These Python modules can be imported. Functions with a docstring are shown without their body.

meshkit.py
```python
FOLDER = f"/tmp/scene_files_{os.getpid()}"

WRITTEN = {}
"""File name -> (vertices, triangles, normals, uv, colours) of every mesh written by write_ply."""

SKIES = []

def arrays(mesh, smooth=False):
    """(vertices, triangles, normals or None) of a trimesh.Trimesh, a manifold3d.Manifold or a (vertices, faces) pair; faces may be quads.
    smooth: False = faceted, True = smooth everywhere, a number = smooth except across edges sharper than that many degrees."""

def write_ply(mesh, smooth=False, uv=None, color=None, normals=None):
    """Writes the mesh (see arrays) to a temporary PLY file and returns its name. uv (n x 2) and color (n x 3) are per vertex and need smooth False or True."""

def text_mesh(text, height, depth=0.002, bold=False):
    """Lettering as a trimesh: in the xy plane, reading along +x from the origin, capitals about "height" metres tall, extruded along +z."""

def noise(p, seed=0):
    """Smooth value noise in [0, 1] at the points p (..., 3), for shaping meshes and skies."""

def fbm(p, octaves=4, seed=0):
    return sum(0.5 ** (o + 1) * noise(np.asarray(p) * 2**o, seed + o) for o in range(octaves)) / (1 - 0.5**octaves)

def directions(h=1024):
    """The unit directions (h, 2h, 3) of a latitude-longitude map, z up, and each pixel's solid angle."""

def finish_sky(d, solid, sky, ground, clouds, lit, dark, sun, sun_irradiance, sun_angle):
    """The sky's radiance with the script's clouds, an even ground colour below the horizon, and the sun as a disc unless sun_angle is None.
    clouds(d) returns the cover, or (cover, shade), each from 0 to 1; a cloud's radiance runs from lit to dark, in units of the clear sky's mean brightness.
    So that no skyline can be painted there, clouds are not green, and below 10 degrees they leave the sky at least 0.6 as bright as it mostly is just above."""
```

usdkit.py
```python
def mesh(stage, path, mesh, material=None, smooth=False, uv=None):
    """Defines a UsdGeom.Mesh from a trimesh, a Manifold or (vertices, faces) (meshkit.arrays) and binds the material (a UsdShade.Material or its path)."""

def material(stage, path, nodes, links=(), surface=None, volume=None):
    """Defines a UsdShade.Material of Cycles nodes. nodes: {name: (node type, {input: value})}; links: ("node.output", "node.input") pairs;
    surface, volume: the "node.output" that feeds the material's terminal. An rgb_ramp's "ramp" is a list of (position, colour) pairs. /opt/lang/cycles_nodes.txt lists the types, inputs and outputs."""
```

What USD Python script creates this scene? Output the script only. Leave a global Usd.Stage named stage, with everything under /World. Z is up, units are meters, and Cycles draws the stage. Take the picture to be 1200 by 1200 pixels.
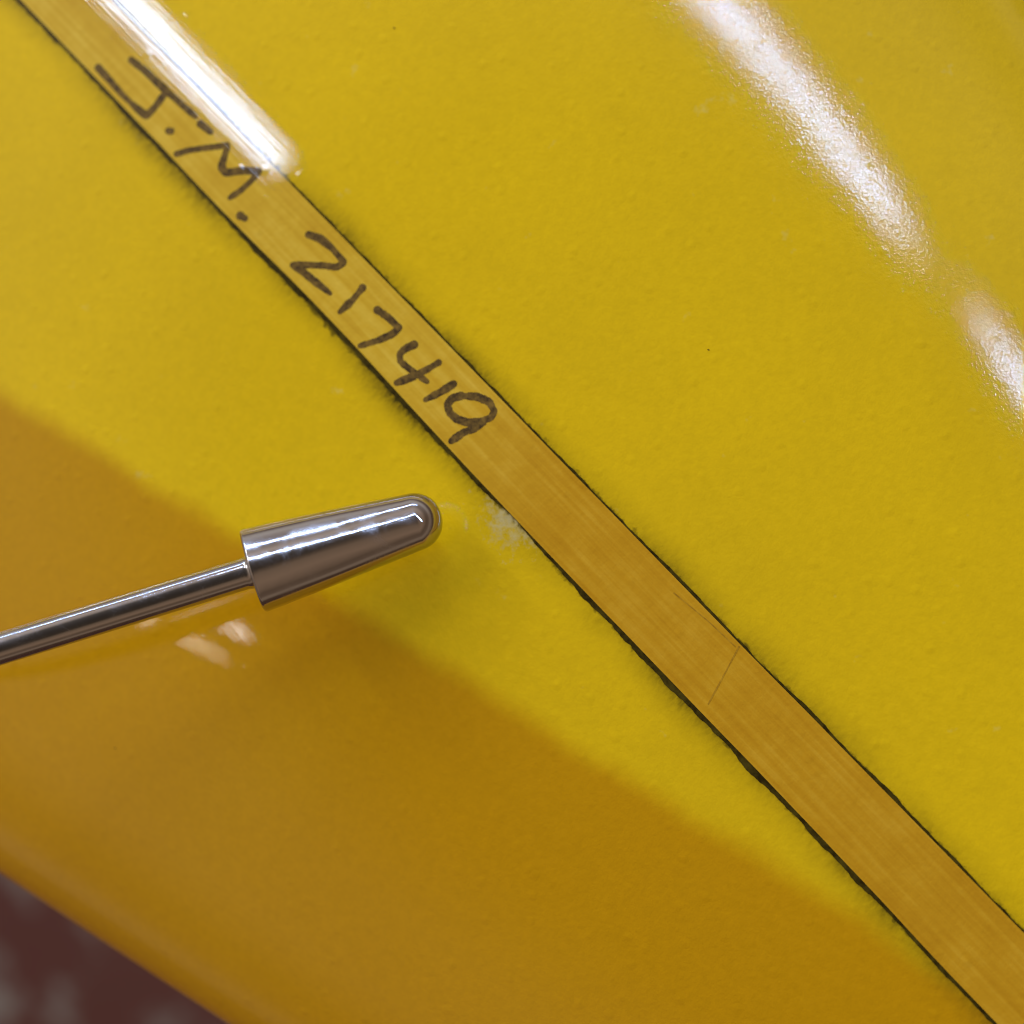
import math
import numpy as np
import trimesh
import manifold3d as m3
import meshkit, usdkit
from pxr import Usd, UsdGeom, UsdLux, UsdShade, Gf, Sdf

# ------------------------------------------------------------------ stage, camera, light
stage = Usd.Stage.CreateInMemory()
UsdGeom.SetStageUpAxis(stage, UsdGeom.Tokens.z)
UsdGeom.SetStageMetersPerUnit(stage, 1.0)
UsdGeom.Xform.Define(stage, '/World')
stage.SetDefaultPrim(stage.GetPrimAtPath('/World'))

MM = 0.001
CAM_POS = np.array([0.024541, 0.007507, 0.120658])
CAM_R = np.array([0.677812, 0.707576, -0.199770])
CAM_U = np.array([-0.707908, 0.701456, 0.082617])
CAM_F = np.cross(CAM_U, CAM_R)
camera = UsdGeom.Camera.Define(stage, '/World/camera')
camera.CreateHorizontalApertureAttr(24.0)
camera.CreateVerticalApertureAttr(24.0)
camera.CreateFocalLengthAttr(12.0 / math.tan(math.radians(20)))
camera.CreateClippingRangeAttr(Gf.Vec2f(0.005, 50))
camera.CreateFStopAttr(10.5)
camera.CreateFocusDistanceAttr(0.119)
camera.CreateExposureAttr(0.24)
mtx = np.eye(4)
mtx[0, :3], mtx[1, :3], mtx[2, :3], mtx[3, :3] = CAM_R, CAM_U, -CAM_F, CAM_POS
UsdGeom.Xformable(camera).AddTransformOp().Set(Gf.Matrix4d(*mtx.ravel().tolist()))


def mat(name, nodes, links=(), surface='p.BSDF'):
    return usdkit.material(stage, '/World/Looks/' + name, nodes, links, surface=surface)


# weak bounce light of the workshop: paler above, dim and warm below
ROOM = 1.5
dome = UsdLux.DomeLight.Define(stage, '/World/room_light')
room = usdkit.material(stage, '/World/Looks/room_bounce', {
    'tc': ('texture_coordinate', {}),
    'xyz': ('separate_xyz', {}),
    'ramp': ('rgb_ramp', {'ramp': [(0.0, (0.05, 0.03, 0.022)), (0.48, (0.07, 0.048, 0.038)), (0.53, (0.17, 0.142, 0.125)), (0.58, (0.20, 0.168, 0.148)), (0.645, (0.12, 0.092, 0.078)), (0.71, (0.11, 0.084, 0.068)), (0.80, (0.22, 0.17, 0.14)), (0.89, (0.17, 0.135, 0.112)), (0.95, (0.045, 0.038, 0.033)), (1.0, (0.03, 0.026, 0.024))]}),
    'r': ('map_range', {'from_min': -1.0, 'from_max': 1.0, 'to_min': 0.0, 'to_max': 1.0, 'clamp': True}),
    'dot': ('vector_math', {'math_type': 'dot_product', 'vector2': (-0.95, 0.15, 0.0)}),
    'side': ('map_range', {'range_type': 'smoothstep', 'from_min': -0.5, 'from_max': 0.95, 'to_min': 0.0, 'to_max': 1.0, 'clamp': True}),
    'tint': ('mix', {'color1': (0.80, 0.67, 0.52), 'color2': (1.75, 1.85, 1.9)}),
    'mul': ('mix', {'mix_type': 'multiply', 'fac': 1.0}),
    'b': ('background_shader', {'strength': ROOM}),
}, [('tc.generated', 'xyz.vector'), ('xyz.z', 'r.value'), ('r.result', 'ramp.fac'), ('tc.generated', 'dot.vector1'), ('dot.value', 'side.value'), ('side.result', 'tint.fac'),
    ('ramp.color', 'mul.color1'), ('tint.color', 'mul.color2'), ('mul.color', 'b.color')], surface='b.background')
UsdShade.MaterialBindingAPI.Apply(dome.GetPrim()).Bind(room)

TUBE = 70.0


def tube(name, a, b, w=0.026, power=TUBE, color=(0.95, 0.98, 1.0)):
    """One fluorescent tube under the ceiling: a long narrow area lamp from a to b, facing down."""
    a, b = np.array(a, float), np.array(b, float)
    ax = (b - a) / np.linalg.norm(b - a)
    z = np.array([0, 0, 1.0]) - ax * ax[2]
    z /= np.linalg.norm(z)
    y = np.cross(z, ax)
    l = UsdLux.RectLight.Define(stage, '/World/' + name)
    l.CreateWidthAttr(float(np.linalg.norm(b - a)))
    l.CreateHeightAttr(w)
    l.CreateIntensityAttr(power)
    l.CreateColorAttr(Gf.Vec3f(*color))
    m = np.eye(4)
    m[0, :3], m[1, :3], m[2, :3], m[3, :3] = ax, y, z, (a + b) / 2
    UsdGeom.Xformable(l).AddTransformOp().Set(Gf.Matrix4d(*m.ravel().tolist()))


H = 1.5
COOL = (0.54, 0.76, 1.26)
for k, dv in enumerate((-0.041, -0.015)):
    tube(f'ceiling_tube_{k + 1:03d}', (-0.905, dv, H), (-2.10, dv, H), w=0.0165, power=33, color=(0.68, 0.82, 1.15))
for k, dv in enumerate((-0.050, -0.019)):
    tube(f'ceiling_tube_{k + 9:03d}', (-2.20, dv, H), (-3.40, dv, H), w=0.05, power=45, color=(0.9, 0.95, 1.0))
for k, dv in enumerate((0.974, 0.990)):
    tube(f'ceiling_tube_{k + 3:03d}', (-0.15, dv + 0.03, H), (-1.35, dv - 0.07, H), w=0.012, power=78, color=COOL)
    tube(f'ceiling_tube_{k + 5:03d}', (0.05, dv + 0.055, H), (1.25, dv + 0.155, H), w=0.012, power=78, color=COOL)
# the row on the other side, only its end shows at the left edge
tube('ceiling_tube_008', (-1.16, -0.72, H), (-2.36, -0.80, H), w=0.14, power=14, color=(1.0, 0.97, 0.93))
# a farther row of tubes, and two small warm lamps over the other side
tube('ceiling_tube_007', (-5.3, -0.7, 1.75), (-2.8, 4.5, 1.75), w=0.16, power=40, color=COOL)
tube('small_lamp_001', (-0.580, -0.965, H), (-0.440, -0.872, H), w=0.0045, power=34, color=(1.0, 0.86, 0.68))
tube('small_lamp_002', (-0.465, -0.780, H), (-0.443, -0.770, H), w=0.020, power=25, color=(1.0, 0.93, 0.88))

# ------------------------------------------------------------------ object helpers
used = {}


def numbered(path):
    n = used.get(path, -1) + 1
    used[path] = n
    return path if n == 0 else f'{path}_{n:03d}'


def tag(prim, **kw):
    for k, v in kw.items():
        prim.SetCustomDataByKey(k, v)


def thing(name, label, category, loc=(0, 0, 0)):
    x = UsdGeom.Xform.Define(stage, numbered('/World/' + name))
    x.AddTranslateOp().Set(Gf.Vec3d(*map(float, loc)))
    tag(x.GetPrim(), label=label, category=category)
    return x.GetPrim(), np.array(loc, float)


def obj(name, mesh, material, parent=None, loc=0, smooth=False, uv=None, label=None):
    base = '/World' if parent is None else str(parent.GetPath())
    if isinstance(mesh, tuple):
        mesh = (np.asarray(mesh[0]) - loc, mesh[1])
    else:
        mesh = mesh.copy()
        mesh.apply_translation(-np.asarray(loc, float) * np.ones(3))
    g = usdkit.mesh(stage, numbered(base + '/' + name), mesh, material, smooth=smooth, uv=uv)
    if label:
        tag(g.GetPrim(), label=label)
    return g.GetPrim()


# ------------------------------------------------------------------ shape of the board (u along the stringer to the tail, v across, z up; metres)
W0, TAPER, T0, TT, NN = 0.0644, -0.33, 0.016, -0.02, 2.3


def half_width(u):
    u = np.asarray(u, float)
    s = np.maximum(-u, 0)
    w = W0 + 0.2 * (1 - np.exp(TAPER * s / 0.2)) + TAPER * np.maximum(u, 0)
    nose = np.sqrt(np.clip(1 - (np.maximum(s - 0.8, 0) / 0.7) ** 2, 0.0004, 1))
    return np.maximum(w * nose, 0.0015)


def half_thick(u):
    u = np.asarray(u, float)
    return np.maximum(T0 + TT * np.maximum(u, -0.7), 0.003) * np.sqrt(np.clip(1 - (np.maximum(-u - 0.8, 0) / 0.7) ** 4, 0.01, 1))


def rocker(u):
    return -u * u / 4 / (1 + 4 * u * u)


def deck(u, v):
    x = np.clip(np.abs(v) / half_width(u), 0, 0.9999)
    return half_thick(u) * ((1 - x ** NN) ** (1 / NN) - 1) + rocker(u)


rng = np.random.default_rng(7)

# ------------------------------------------------------------------ materials
# every resin-coated surface shares one gloss coat: fine grain, soft lumps, hairline sanding marks, rougher towards the right rail
COAT_NODES = {
    'tc': ('texture_coordinate', {}),
    'uvx': ('separate_xyz', {}),
    # rough: 0 by the stringer .. 1 at the sanded right side
    'rough_n': ('noise_texture', {'scale': 70.0, 'detail': 2.0}),
    'rough_a': ('math', {'math_type': 'multiply_add', 'value2': 26.0}),
    'rough_m': ('map_range', {'range_type': 'smoothstep', 'from_min': 22.0, 'from_max': 50.0, 'to_min': 0.0, 'to_max': 1.0, 'clamp': True}),
    'rough': ('map_range', {'from_min': 0.0, 'from_max': 1.0, 'to_min': 0.024, 'to_max': 0.06, 'clamp': True}),
    'grain': ('noise_texture', {'scale': 4600.0, 'detail': 2.0, 'roughness': 0.6}),
    'lump': ('noise_texture', {'scale': 520.0, 'detail': 3.0, 'roughness': 0.55}),
    'wave': ('noise_texture', {'scale': 60.0, 'detail': 1.0}),
    'spot': ('voronoi_texture', {'scale': 420.0}),
    'spot_r': ('map_range', {'from_min': 0.0, 'from_max': 0.22, 'to_min': 1.0, 'to_max': 0.0, 'clamp': True}),
    'stretch': ('mapping', {'scale': (60.0, 2600.0, 60.0)}),
    'hair': ('noise_texture', {'scale': 1.0, 'detail': 2.0}),
    'g1': ('math', {'math_type': 'multiply_add', 'value2': 0.0070, 'value3': 0.0004}),
    'g2': ('math', {'math_type': 'multiply'}),
    'l1': ('math', {'math_type': 'multiply_add', 'value2': 0.004, 'value3': 0.002}),
    'l2': ('math', {'math_type': 'multiply_add'}),
    's2': ('math', {'math_type': 'multiply_add', 'value2': 0.004}),
    'h2': ('math', {'math_type': 'multiply_add', 'value2': 0.0017}),
    'w2': ('math', {'math_type': 'multiply_add', 'value2': 0.03}),
    'bump': ('bump', {'strength': 1.0, 'distance': 0.001, 'use_object_space': False}),
    # cloth and foam under the clear coat
    'peb': ('noise_texture', {'scale': 2300.0, 'detail': 4.0, 'roughness': 0.62}),
    'peb2': ('math', {'math_type': 'multiply', 'value2': 0.046}),
    'peb3': ('math', {'math_type': 'multiply_add', 'value2': 0.036}),
    'peb4': ('math', {'math_type': 'multiply_add', 'value2': 0.045}),
    'under': ('bump', {'strength': 1.0, 'distance': 0.001, 'use_object_space': False}),
}
COAT_LINKS = [
    ('tc.UV', 'uvx.vector'), ('tc.object', 'rough_n.vector'), ('rough_n.fac', 'rough_a.value1'), ('uvx.y', 'rough_a.value3'), ('rough_a.value', 'rough_m.value'), ('rough_m.result', 'rough.value'),
    ('tc.object', 'grain.vector'), ('tc.object', 'lump.vector'), ('tc.object', 'wave.vector'), ('tc.object', 'spot.vector'), ('spot.distance', 'spot_r.value'),
    ('tc.object', 'stretch.vector'), ('stretch.vector', 'hair.vector'),
    ('rough_m.result', 'g1.value1'), ('g1.value', 'g2.value1'), ('grain.fac', 'g2.value2'),
    ('rough_m.result', 'l1.value1'), ('l1.value', 'l2.value2'), ('lump.fac', 'l2.value1'), ('g2.value', 'l2.value3'),
    ('spot_r.result', 's2.value1'), ('l2.value', 's2.value3'),
    ('hair.fac', 'h2.value1'), ('s2.value', 'h2.value3'),
    ('wave.fac', 'w2.value1'), ('h2.value', 'w2.value3'),
    ('w2.value', 'bump.height'),
    ('tc.object', 'peb.vector'), ('peb.fac', 'peb2.value1'), ('lump.fac', 'peb3.value1'), ('peb2.value', 'peb3.value3'), ('spot_r.result', 'peb4.value1'), ('peb3.value', 'peb4.value3'), ('peb4.value', 'under.height'),
    ('under.normal', 'p.normal'), ('bump.normal', 'p.coat_normal'), ('rough.result', 'p.coat_roughness'),
]
YELLOW, LAP = (0.88, 0.585, 0.006), (0.60, 0.305, 0.003)

deck_nodes = {
    **COAT_NODES,
    # broad unevenness of the pigment
    'tone': ('noise_texture', {'scale': 15.0, 'detail': 8.0, 'roughness': 0.62}),
    'tone_r': ('map_range', {'from_min': 0.3, 'from_max': 0.7, 'to_min': 0.0, 'to_max': 1.0, 'clamp': True}),
    'yel': ('mix', {'color1': YELLOW, 'color2': (0.72, 0.47, 0.007)}),
    'cg': ('noise_texture', {'scale': 1100.0, 'detail': 4.0, 'roughness': 0.65}),
    'cgr': ('map_range', {'from_min': 0.3, 'from_max': 0.7, 'to_min': 0.955, 'to_max': 1.04, 'clamp': True}),
    'cgm': ('vector_math', {'math_type': 'scale'}),
    # pale flecks in the lamination
    'fleck': ('noise_texture', {'scale': 380.0, 'detail': 3.0, 'roughness': 0.6}),
    'fleck_r': ('map_range', {'from_min': 0.685, 'from_max': 0.80, 'to_min': 0.0, 'to_max': 0.4, 'clamp': True}),
    'flk': ('mix', {'color2': (0.72, 0.62, 0.18)}),
    # darker lap: v below a line that follows the cut of the cloth
    'lap_a': ('math', {'math_type': 'multiply_add', 'value2': 0.2841, 'value3': -19.2}),
    'lap_n': ('noise_texture', {'scale': 130.0, 'detail': 5.0, 'roughness': 0.6}),
    'lap_b': ('math', {'math_type': 'multiply_add', 'value2': 2.6}),
    'lap_d': ('math', {'math_type': 'subtract'}),
    'lap_m': ('map_range', {'range_type': 'smoothstep', 'from_min': -1.1, 'from_max': 2.0, 'to_min': 0.0, 'to_max': 1.0, 'clamp': True}),
    'lapc': ('mix', {'color2': LAP}),
    # grey dust rubbed in along the stringer
    'av': ('math', {'math_type': 'absolute'}),
    'fade': ('map_range', {'from_min': 3.2, 'from_max': 6.8, 'to_min': 1.0, 'to_max': 0.0, 'clamp': True}),
    'fade3': ('math', {'math_type': 'power', 'value2': 2.4}),
    'side': ('map_range', {'from_min': -1.0, 'from_max': 1.0, 'to_min': 1.15, 'to_max': 0.85, 'clamp': True}),
    'fs': ('math', {'math_type': 'multiply'}),
    'streak_v': ('mapping', {'scale': (2000.0, 900.0, 400.0)}),
    'streak': ('noise_texture', {'scale': 1.0, 'detail': 3.0, 'roughness': 0.7}),
    'streak_r': ('map_range', {'from_min': 0.25, 'from_max': 0.75, 'to_min': 0.5, 'to_max': 1.15, 'clamp': True}),
    'patch': ('noise_texture', {'scale': 95.0, 'detail': 2.0}),
    'patch_r': ('map_range', {'from_min': 0.3, 'from_max': 0.65, 'to_min': 0.25, 'to_max': 1.15, 'clamp': True}),
    'st1': ('math', {'math_type': 'multiply'}),
    'st2': ('math', {'math_type': 'multiply', 'use_clamp': True}),
    'cn': ('noise_texture', {'scale': 1300.0, 'detail': 3.0, 'roughness': 0.6}),
    'ca': ('math', {'math_type': 'multiply_add', 'value2': 1.5}),
    'cside': ('map_range', {'from_min': -1.0, 'from_max': 1.0, 'to_min': 0.0, 'to_max': 0.22, 'clamp': True}),
    'cb': ('math', {'math_type': 'add'}),
    'cm': ('map_range', {'range_type': 'smoothstep', 'from_min': 4.05, 'from_max': 4.75, 'to_min': 0.85, 'to_max': 0.0, 'clamp': True}),
    'cmax': ('math', {'math_type': 'maximum'}),
    'stain': ('mix', {'color2': (0.05, 0.038, 0.004)}),
    # chipped pale bruise beside the stringer
    'dp': ('vector_math', {'math_type': 'subtract', 'vector2': (0.4, -4.15, 0.0)}),
    'dsc': ('vector_math', {'math_type': 'multiply', 'vector2': (0.38, 0.64, 0.0)}),
    'dl': ('vector_math', {'math_type': 'length'}),
    'dn': ('noise_texture', {'scale': 1300.0, 'detail': 4.0, 'roughness': 0.65}),
    'dn2': ('math', {'math_type': 'multiply_add', 'value2': -5.0}),
    'dm': ('map_range', {'from_min': -2.7, 'from_max': -1.3, 'to_min': 0.6, 'to_max': 0.0, 'clamp': True}),
    'ding': ('mix', {'color2': (0.62, 0.56, 0.30)}),
    'p': ('principled_bsdf', {'specular_ior_level': 0.0, 'roughness': 0.8, 'coat_weight': 1.0, 'coat_ior': 1.5}),
}
deck_links = COAT_LINKS + [
    ('tc.object', 'tone.vector'), ('tone.fac', 'tone_r.value'), ('tone_r.result', 'yel.fac'),
    ('tc.object', 'fleck.vector'), ('fleck.fac', 'fleck_r.value'), ('fleck_r.result', 'flk.fac'), ('yel.color', 'flk.color1'),
    ('uvx.x', 'lap_a.value1'), ('tc.object', 'lap_n.vector'), ('lap_n.fac', 'lap_b.value1'), ('lap_a.value', 'lap_b.value3'),
    ('lap_b.value', 'lap_d.value1'), ('uvx.y', 'lap_d.value2'), ('lap_d.value', 'lap_m.value'), ('lap_m.result', 'lapc.fac'), ('flk.color', 'lapc.color1'),
    ('uvx.y', 'av.value1'), ('av.value', 'fade.value'), ('fade.result', 'fade3.value1'), ('uvx.y', 'side.value'), ('fade3.value', 'fs.value1'), ('side.result', 'fs.value2'),
    ('tc.object', 'streak_v.vector'), ('streak_v.vector', 'streak.vector'), ('streak.fac', 'streak_r.value'),
    ('tc.object', 'patch.vector'), ('patch.fac', 'patch_r.value'),
    ('fs.value', 'st1.value1'), ('streak_r.result', 'st1.value2'), ('st1.value', 'st2.value1'), ('patch_r.result', 'st2.value2'),
    ('tc.object', 'cn.vector'), ('cn.fac', 'ca.value1'), ('av.value', 'ca.value3'), ('uvx.y', 'cside.value'), ('ca.value', 'cb.value1'), ('cside.result', 'cb.value2'), ('cb.value', 'cm.value'), ('cm.result', 'cmax.value1'), ('st2.value', 'cmax.value2'), ('cmax.value', 'stain.fac'), ('lapc.color', 'stain.color1'),
    ('tc.UV', 'dp.vector1'), ('dp.vector', 'dsc.vector1'), ('dsc.vector', 'dl.vector1'), ('tc.object', 'dn.vector'), ('dn.fac', 'dn2.value1'), ('dl.value', 'dn2.value3'),
    ('dn2.value', 'dm.value'), ('dm.result', 'ding.fac'), ('stain.color', 'ding.color1'),
    ('tc.object', 'cg.vector'), ('cg.fac', 'cgr.value'), ('cgr.result', 'cgm.scale'), ('ding.color', 'cgm.vector1'), ('cgm.vector', 'p.base_color'),
]
M_DECK = mat('yellow_resin', deck_nodes, deck_links)

wood_nodes = {
    **COAT_NODES,
    'ln': ('mapping', {'scale': (55.0, 1900.0, 90.0)}),
    'long': ('noise_texture', {'scale': 1.0, 'detail': 4.0, 'roughness': 0.6}),
    'cr': ('mapping', {'scale': (1700.0, 300.0, 90.0), 'rotation': (0.0, 0.0, 0.25)}),
    'cross': ('noise_texture', {'scale': 1.0, 'detail': 3.0, 'roughness': 0.6}),
    'mott': ('noise_texture', {'scale': 230.0, 'detail': 4.0, 'roughness': 0.65}),
    'a': ('mix', {'mix_type': 'mix', 'fac': 0.16}),
    'b': ('mix', {'mix_type': 'mix', 'fac': 0.42}),
    'bw': ('rgb_to_bw', {}),
    'ramp': ('rgb_ramp', {'ramp': [(0.30, (0.60, 0.34, 0.018)), (0.5, (0.72, 0.45, 0.030)), (0.68, (0.84, 0.58, 0.065))]}),
    # the planed-clean end under the lettering is paler than the rest
    'along': ('map_range', {'range_type': 'smoothstep', 'from_min': -20.0, 'from_max': 6.0, 'to_min': 0.0, 'to_max': 1.0, 'clamp': True}),
    'tint': ('mix', {'mix_type': 'multiply', 'color2': (0.86, 0.72, 0.42)}),
    'p': ('principled_bsdf', {'specular_ior_level': 0.0, 'roughness': 0.8, 'coat_weight': 1.0, 'coat_ior': 1.5}),
}
wood_links = COAT_LINKS + [
    ('tc.object', 'ln.vector'), ('ln.vector', 'long.vector'), ('tc.object', 'cr.vector'), ('cr.vector', 'cross.vector'), ('tc.object', 'mott.vector'),
    ('long.fac', 'a.color1'), ('cross.fac', 'a.color2'), ('a.color', 'b.color1'), ('mott.fac', 'b.color2'), ('b.color', 'bw.color'), ('bw.val', 'ramp.fac'),
    ('uvx.x', 'along.value'), ('along.result', 'tint.fac'), ('ramp.color', 'tint.color1'), ('tint.color', 'p.base_color'),
]
M_WOOD = mat('stringer_wood', wood_nodes, wood_links)


def coated(name, c1, c2, scale):
    return mat(name, {**COAT_NODES,
                      'n': ('noise_texture', {'scale': scale, 'detail': 3.0, 'roughness': 0.65}),
                      'nr': ('map_range', {'from_min': 0.35, 'from_max': 0.68, 'to_min': 0.0, 'to_max': 1.0, 'clamp': True}),
                      'c': ('mix', {'color1': c1, 'color2': c2}),
                      'p': ('principled_bsdf', {'specular_ior_level': 0.0, 'roughness': 0.8, 'coat_weight': 1.0, 'coat_ior': 1.5})},
               COAT_LINKS + [('tc.object', 'n.vector'), ('n.fac', 'nr.value'), ('nr.result', 'c.fac'), ('c.color', 'p.base_color')])


M_INK = coated('marker_ink', (0.060, 0.038, 0.016), (0.24, 0.145, 0.030), 1900.0)
M_GLUE = coated('dark_glue', (0.020, 0.014, 0.002), (0.075, 0.055, 0.006), 1100.0)
M_PENCIL = coated('faint_pencil', (0.38, 0.19, 0.012), (0.56, 0.31, 0.02), 1500.0)
M_SPECK = coated('dark_speck', (0.14, 0.085, 0.008), (0.20, 0.12, 0.012), 800.0)

M_STEEL = mat('polished_steel', {
    'tc': ('texture_coordinate', {}),
    'n': ('noise_texture', {'scale': 900.0, 'detail': 3.0}),
    'b': ('bump', {'strength': 1.0, 'distance': 0.000006}),
    'sm': ('noise_texture', {'scale': 260.0, 'detail': 5.0, 'roughness': 0.7, 'distortion': 1.0}),
    'r': ('map_range', {'from_min': 0.42, 'from_max': 0.68, 'to_min': 0.075, 'to_max': 0.22, 'clamp': True}),
    'p': ('principled_bsdf', {'metallic': 1.0, 'base_color': (0.47, 0.455, 0.455)}),
}, [('tc.object', 'n.vector'), ('n.fac', 'b.height'), ('b.normal', 'p.normal'), ('tc.object', 'sm.vector'), ('sm.fac', 'r.value'), ('r.result', 'p.roughness')])

M_FLOOR = mat('spattered_floor', {
    'g': ('geometry', {}),
    'n': ('noise_texture', {'scale': 22.0, 'detail': 4.0, 'roughness': 0.6}),
    'nr': ('map_range', {'from_min': 0.50, 'from_max': 0.62, 'to_min': 0.0, 'to_max': 1.0, 'clamp': True}),
    'n2': ('noise_texture', {'scale': 9.0, 'detail': 2.0}),
    'base': ('mix', {'color1': (0.085, 0.014, 0.008), 'color2': (0.090, 0.026, 0.016)}),
    'c': ('mix', {'color2': (0.21, 0.18, 0.15)}),
    'p': ('principled_bsdf', {'roughness': 0.6}),
}, [('g.position', 'n.vector'), ('g.position', 'n2.vector'), ('n2.fac', 'base.fac'), ('n.fac', 'nr.value'), ('nr.result', 'c.fac'), ('base.color', 'c.color1'), ('c.color', 'p.base_color')])

# ------------------------------------------------------------------ the floor far below
FLOOR = -0.85
g = obj('floor', (np.array([(-4, -4, FLOOR), (4, -4, FLOOR), (4, 4, FLOOR), (-4, 4, FLOOR)], float), np.array([(0, 1, 2, 3)])), M_FLOOR)
tag(g, kind='structure', label='dark red spattered workshop floor blurred far below the board', category='floor')

# ------------------------------------------------------------------ the board
board, BL = thing('surfboard', 'glossy yellow surfboard with wooden stringer and orange lap along its edge', 'surfboard', (0, 0, -0.045))
us = np.unique(np.r_[np.linspace(-1.495, -0.14, 150), np.arange(-0.14, 0.085, 0.0009), np.linspace(0.085, 0.19, 60)])
N = 520
th = np.linspace(0, 2 * np.pi, N, endpoint=False)
cx = np.sign(np.cos(th)) * np.abs(np.cos(th)) ** (2 / NN)
cz = np.sign(np.sin(th)) * np.abs(np.sin(th)) ** (2 / NN)
Uq, _ = np.meshgrid(us, th, indexing='ij')
V = half_width(Uq) * cx
Z = half_thick(Uq) * (np.where(cz > 0, cz, cz * 0.9) - 1) + rocker(Uq)
pts = np.stack([Uq, V, Z], -1).reshape(-1, 3)
i, j = np.meshgrid(np.arange(len(us) - 1), np.arange(N), indexing='ij')
a, b = i * N + j, i * N + (j + 1) % N
quads = np.stack([a, a + N, b + N, b], -1).reshape(-1, 4)[:, ::-1]
e0, e1 = len(pts), len(pts) + 1
ends = np.array([pts[:N].mean(0), pts[-N:].mean(0)])
k = np.arange(N)
tri = np.vstack([quads[:, [0, 1, 2]], quads[:, [0, 2, 3]],
                 np.stack([np.full(N, e0), k, (k + 1) % N], 1)[:, ::-1],
                 np.stack([np.full(N, e1), k + len(pts) - N, (k + 1) % N + len(pts) - N], 1)])
allp = np.vstack([pts, ends])
mesh = trimesh.Trimesh(allp, tri, process=False)
if mesh.volume < 0:
    tri = tri[:, ::-1]
obj('shell', (allp, tri), M_DECK, board, BL, smooth=True, uv=allp[:, :2] / MM)


def lay(u, v, h):
    return np.stack([u, v, deck(u, v) + h], -1)


def strip(us, v0, v1, h, rows=6):
    """A thin inlaid band on the deck between v0(u) and v1(u), its top h above the deck, with edges that go down into it."""
    t = np.r_[0, np.linspace(0, 1, rows), 1]
    hh = np.r_[-0.0003, np.full(rows, h), -0.0003]
    v = v0[:, None] + (v1 - v0)[:, None] * t
    u = np.repeat(us[:, None], len(t), 1)
    p = lay(u, v, hh[None, :])
    n = len(t)
    i, j = np.meshgrid(np.arange(len(us) - 1), np.arange(n - 1), indexing='ij')
    a = i * n + j
    q = np.stack([a, a + n, a + n + 1, a + 1], -1).reshape(-1, 4)
    return p.reshape(-1, 3), q, p.reshape(-1, 3)[:, :2] / MM


def wob(us, scale, amp, seed):
    p = np.stack([us / scale, np.zeros_like(us), np.zeros_like(us)], -1)
    return (meshkit.fbm(p, 4, seed) - 0.5) * 2 * amp


su = np.r_[np.linspace(-1.40, -0.12, 200), np.arange(-0.1199, 0.08, 0.00012), np.linspace(0.0801, 0.17, 60)]
edge_lo = -0.0032 + wob(su, 0.02, 0.00010, 3)
edge_hi = 0.0032 + wob(su, 0.02, 0.00008, 4)
# a slim bow in the lower edge, as the planed wood shows it
edge_lo += 0.00025 * np.exp(-((su + 0.024) / 0.012) ** 2) - 0.0002 * np.exp(-((su - 0.057) / 0.01) ** 2)
p, q, uv = strip(su, edge_lo, edge_hi, 0.00004, 9)
stringer = obj('stringer', (p, q), M_WOOD, board, BL, uv=uv, label='pale wooden stringer with handwritten letters and numbers')

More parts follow.
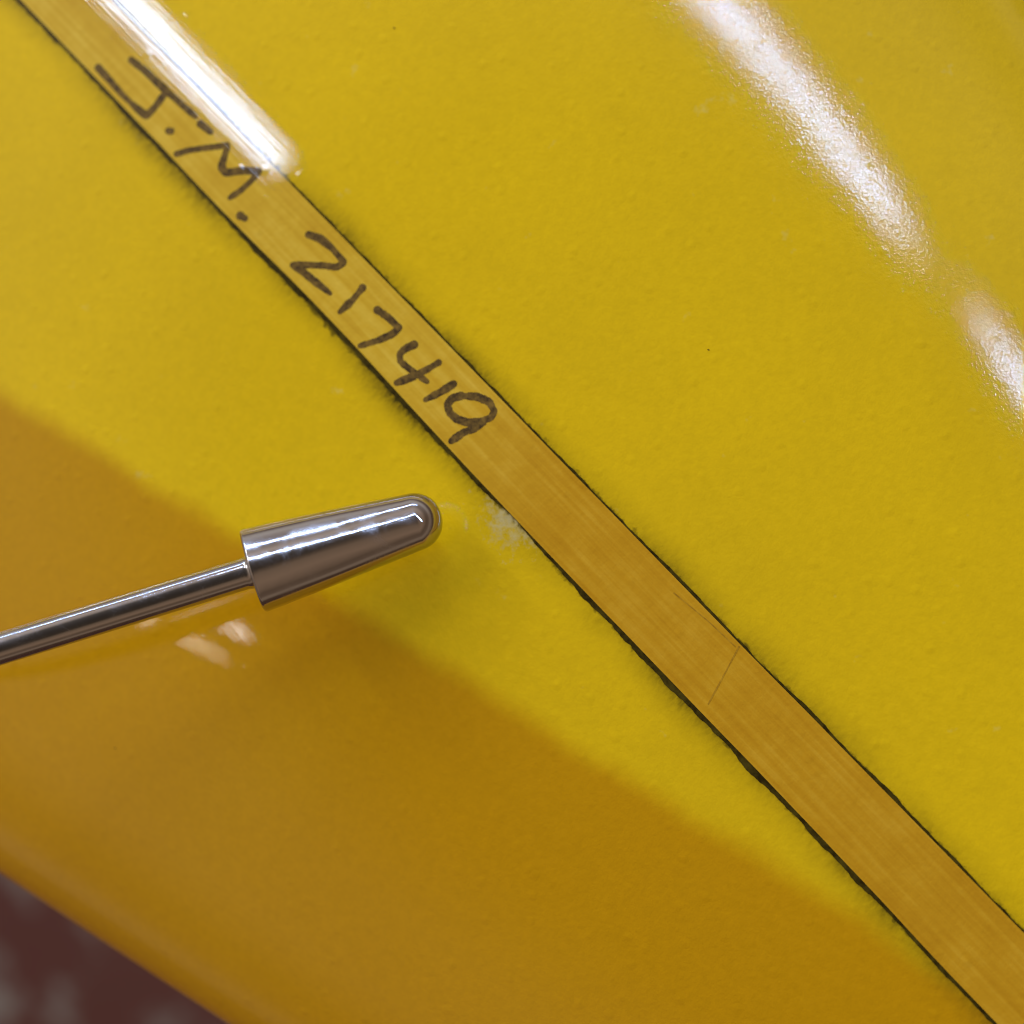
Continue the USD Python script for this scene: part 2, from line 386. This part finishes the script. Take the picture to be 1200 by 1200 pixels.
lo_w = 0.00040 + wob(su, 0.005, 0.00024, 11) + wob(su, 0.0012, 0.00014, 12) + wob(su, 0.0004, 0.00005, 15)
hi_w = 0.00023 + wob(su, 0.005, 0.00018, 13) + wob(su, 0.0012, 0.00008, 14) + wob(su, 0.0004, 0.00004, 16)
bruise = np.exp(-((su - 0.0006) / 0.0016) ** 2)
lo_w = np.maximum(lo_w * (1 - 0.9 * bruise), 0.00005)
hi_w = np.maximum(hi_w, 0.00005)
p, q, uv = strip(su, edge_lo - lo_w, edge_lo + 0.00002, 0.00003, 3)
obj('glue_line', (p, q), M_GLUE, board, BL, uv=uv)
p, q, uv = strip(su, edge_hi - 0.00002, edge_hi + hi_w, 0.00003, 3)
obj('glue_line', (p, q), M_GLUE, board, BL, uv=uv)


def ribbon(strokes, width, seed, h0=0.00002, h1=0.00006, taper=0.25):
    """Handwritten strokes (mm on the board) as one thin solid of ink that follows the deck."""
    r = np.random.default_rng(seed)
    solids = []
    for s in strokes:
        s = np.array(s, float)
        d = np.r_[0, np.cumsum(np.linalg.norm(np.diff(s, axis=0), axis=1))]
        t = np.linspace(0, d[-1], max(int(d[-1] / 0.09), 3))
        x, y = np.interp(t, d, s[:, 0]), np.interp(t, d, s[:, 1])
        for _ in range(2):
            x[1:-1] = (x[:-2] + 2 * x[1:-1] + x[2:]) / 4
            y[1:-1] = (y[:-2] + 2 * y[1:-1] + y[2:]) / 4
        w = width / 2 * (1 + 0.22 * np.interp(t, np.linspace(0, d[-1], 7), r.uniform(-1, 1, 7)) + 0.10 * r.uniform(-1, 1, len(t)))
        w *= 1 - taper * np.clip(1 - (d[-1] - t) / 0.5, 0, 1)
        prev = None
        for xx, yy, ww in zip(x, y, w):
            c = m3.CrossSection.circle(max(ww, 0.02), 10).translate((xx, yy))
            if prev is not None:
                solids.append(m3.CrossSection.batch_hull([prev, c]))
            prev = c
    cs = m3.CrossSection.batch_boolean(solids, m3.OpType.Add).simplify(0.008)
    man = m3.Manifold.extrude(cs, 1.0).refine_to_length(1.2)
    m = man.to_mesh()
    v = np.array(m.vert_properties[:, :3], float)
    f = np.array(m.tri_verts)
    out = lay(v[:, 0] * MM, v[:, 1] * MM, 0)
    out[:, 2] += 0.00004 + h0 - 0.00004 + (h1 - h0) * v[:, 2]
    return out, f, v[:, :2]


SPECKS = [(1.95, 18.97), (-40.49, 20.1), (-11.41, -45.97)]
INK = 0.67
WRITING = [
    ('letter', [[(-60.18, -2.30), (-58.29, -2.35), (-56.2, -2.42), (-54.28, -2.34), (-52.75, -2.17), (-52.71, -1.01), (-52.94, 0.59)], [(-58.1, 0.51), (-56.24, 0.77), (-54.3, 0.82), (-51.63, 0.99), (-48.8, 1.18)]], INK),
    ('dash', [[(-47.99, 1.04), (-46.57, 1.2)]], INK),
    ('full_stop', [[(-49.95, -1.63), (-49.69, -1.47)]], 0.85),
    ('letter', [[(-47.59, -2.58), (-47.01, -1.61), (-46.09, -0.49), (-45.02, 0.69), (-44.35, 1.51), (-43.79, 0.54), (-43.27, -0.4), (-42.5, -0.45), (-41.49, 0.76), (-40.14, 1.91), (-40.04, 0.78), (-40.14, -0.67), (-40.43, -1.83)]], INK),
    ('full_stop', [[(-38.4, -2.26), (-37.84, -2.12)]], 0.75),
    ('numeral', [[(-32.09, 1.09), (-31.02, 1.6), (-29.58, 1.77), (-27.66, 1.67), (-27.81, 0.87), (-28.83, 0.14), (-29.98, -0.86), (-31.1, -1.91)], [(-31.1, -1.91), (-29.94, -1.66), (-28.48, -1.5), (-26.48, -1.23)]], INK),
    ('numeral', [[(-24.62, 1.25), (-24.48, -0.18), (-24.56, -1.78)]], INK),
    ('numeral', [[(-22.1, 0.81), (-20.86, 1.05), (-19.41, 1.09), (-19.44, 0.27), (-19.99, -1.05), (-20.87, -2.59)]], INK),
    ('numeral', [[(-17.27, 1.01), (-17.6, 0.19), (-17.62, -0.52), (-17.05, -0.94), (-15.63, -0.76), (-13.94, -0.45)], [(-14.44, 1.47), (-14.77, 0.25), (-15.25, -1.11), (-15.9, -2.5)]], INK),
    ('numeral', [[(-12.04, 1.11), (-12.36, -0.21), (-12.87, -1.72)]], INK),
    ('numeral', [[(-10.78, 0.82), (-11.2, 0.13), (-11.11, -0.57), (-10.45, -0.93), (-9.56, -0.88), (-8.58, -0.38), (-7.82, 0.51), (-7.37, 1.44), (-7.61, 2.03), (-8.55, 2.28), (-9.72, 1.79), (-10.78, 0.82)], [(-7.59, 0.65), (-7.74, -0.28), (-8.22, -1.25), (-8.47, -2.64)]], INK),
]
NAMES = ['letter J', None, 'full stop after the J', 'letter M', 'full stop after the M', 'digit 2', 'first digit 1', 'digit 7', 'digit 4', 'second digit 1', 'digit 9']
for n, ((name, strokes, w), lab) in enumerate(zip(WRITING, NAMES)):
    p, f, uv = ribbon(strokes, w, 100 + n)
    obj(name, (p, f), M_INK, stringer, BL, uv=uv, label=f'handwritten {lab} in dark marker' if lab else None)
for n, (s, w) in enumerate([([(22.0, 2.93), (22.75, 0.6), (23.66, -2.3)], 0.13), ([(14.96, 2.18), (18.68, 2.59), (21.81, 2.73)], 0.10)]):
    p, f, uv = ribbon([s], w, 200 + n)
    obj('pencil_line', (p, f), M_PENCIL, stringer, BL, uv=uv)

for n, (x, y) in enumerate(SPECKS):
    p, f, uv = ribbon([[(x - 0.04, y), (x + 0.04, y + 0.03)]], 0.15, 400 + n, h0=-0.00002, h1=0.00003)
    obj('dust_speck', (p, f), M_SPECK, board, BL, uv=uv)

# ------------------------------------------------------------------ the steel tool held just above the deck
B0 = np.array([-0.010315, -0.021660, 0.0088])
TIP = np.array([-0.003673, -0.007693, 0.0042])
ax = (TIP - B0) / np.linalg.norm(TIP - B0)
tool, TL = thing('rotary_burr', 'polished steel bullet-shaped burr on a slim rod pointing at the stringer', 'tool', TIP - np.array([0, 0, 0.0028]))
e1 = np.cross(ax, [0, 0, 1.0]); e1 /= np.linalg.norm(e1)
e2 = np.cross(e1, ax)


def lathe(profile, n=144, facet=0.0):
    """Solid of revolution about the tool's axis; profile: (mm along the axis from the burr's back, mm radius)."""
    pr = np.array(profile, float) * MM
    a = np.linspace(0, 2 * np.pi, n, endpoint=False)
    ring = np.cos(a)[:, None] * e1 + np.sin(a)[:, None] * e2
    # lengthwise facets: six faint lobes with a ridge upwards, fading out at the round nose
    lobe = facet * np.clip((16.5 - pr[:, 0] / MM) / 10, 0, 1)[:, None] * np.cos(6 * (a - math.pi / 2))[None]
    p = (B0 + pr[:, None, :1] * ax + (pr[:, 1:] * (1 + lobe))[..., None] * ring[None]).reshape(-1, 3)
    i, j = np.meshgrid(np.arange(len(pr) - 1), np.arange(n), indexing='ij')
    x, y = i * n + j, i * n + (j + 1) % n
    q = np.stack([x, y, y + n, x + n], -1).reshape(-1, 4)
    t = trimesh.Trimesh(p, np.vstack([q[:, [0, 1, 2]], q[:, [0, 2, 3]]]), process=False)
    t.merge_vertices()
    t.update_faces(t.nondegenerate_faces())
    t.fix_normals()
    return t


RB, RT, LEN = 3.65, 2.5, 16.7
prof = [(0.25, 0.0001), (0.25, 2.2)]
prof += [(0.10, 2.7), (0.0, RB - 0.30)] + [(0.30 - 0.30 * math.cos(x), RB - 0.30 + 0.30 * math.sin(x)) for x in np.linspace(0.2, math.pi / 2, 7)]
body_end = LEN - RT
prof += [(s, RB - (RB - RT) * (s / body_end) ** 1.12) for s in np.linspace(0.8, body_end - 0.4, 24)]
prof += [(body_end + RT * math.sin(x), RT * math.cos(x) ** 0.92 if x < 1.5707 else 0.0001) for x in np.linspace(0.0, math.pi / 2, 22)]
obj('burr_head', lathe(prof, facet=0.02), M_STEEL, tool, TL, smooth=35)
rod = [(-120, 0.0001), (-120, 1.2), (-119.6, 1.34), (-60, 1.34), (-0.6, 1.34), (-0.15, 1.45), (0.2, 1.8), (0.6, 1.9), (0.6, 0.0001)]
obj('rod', lathe(rod, 64), M_STEEL, tool, TL, smooth=35)
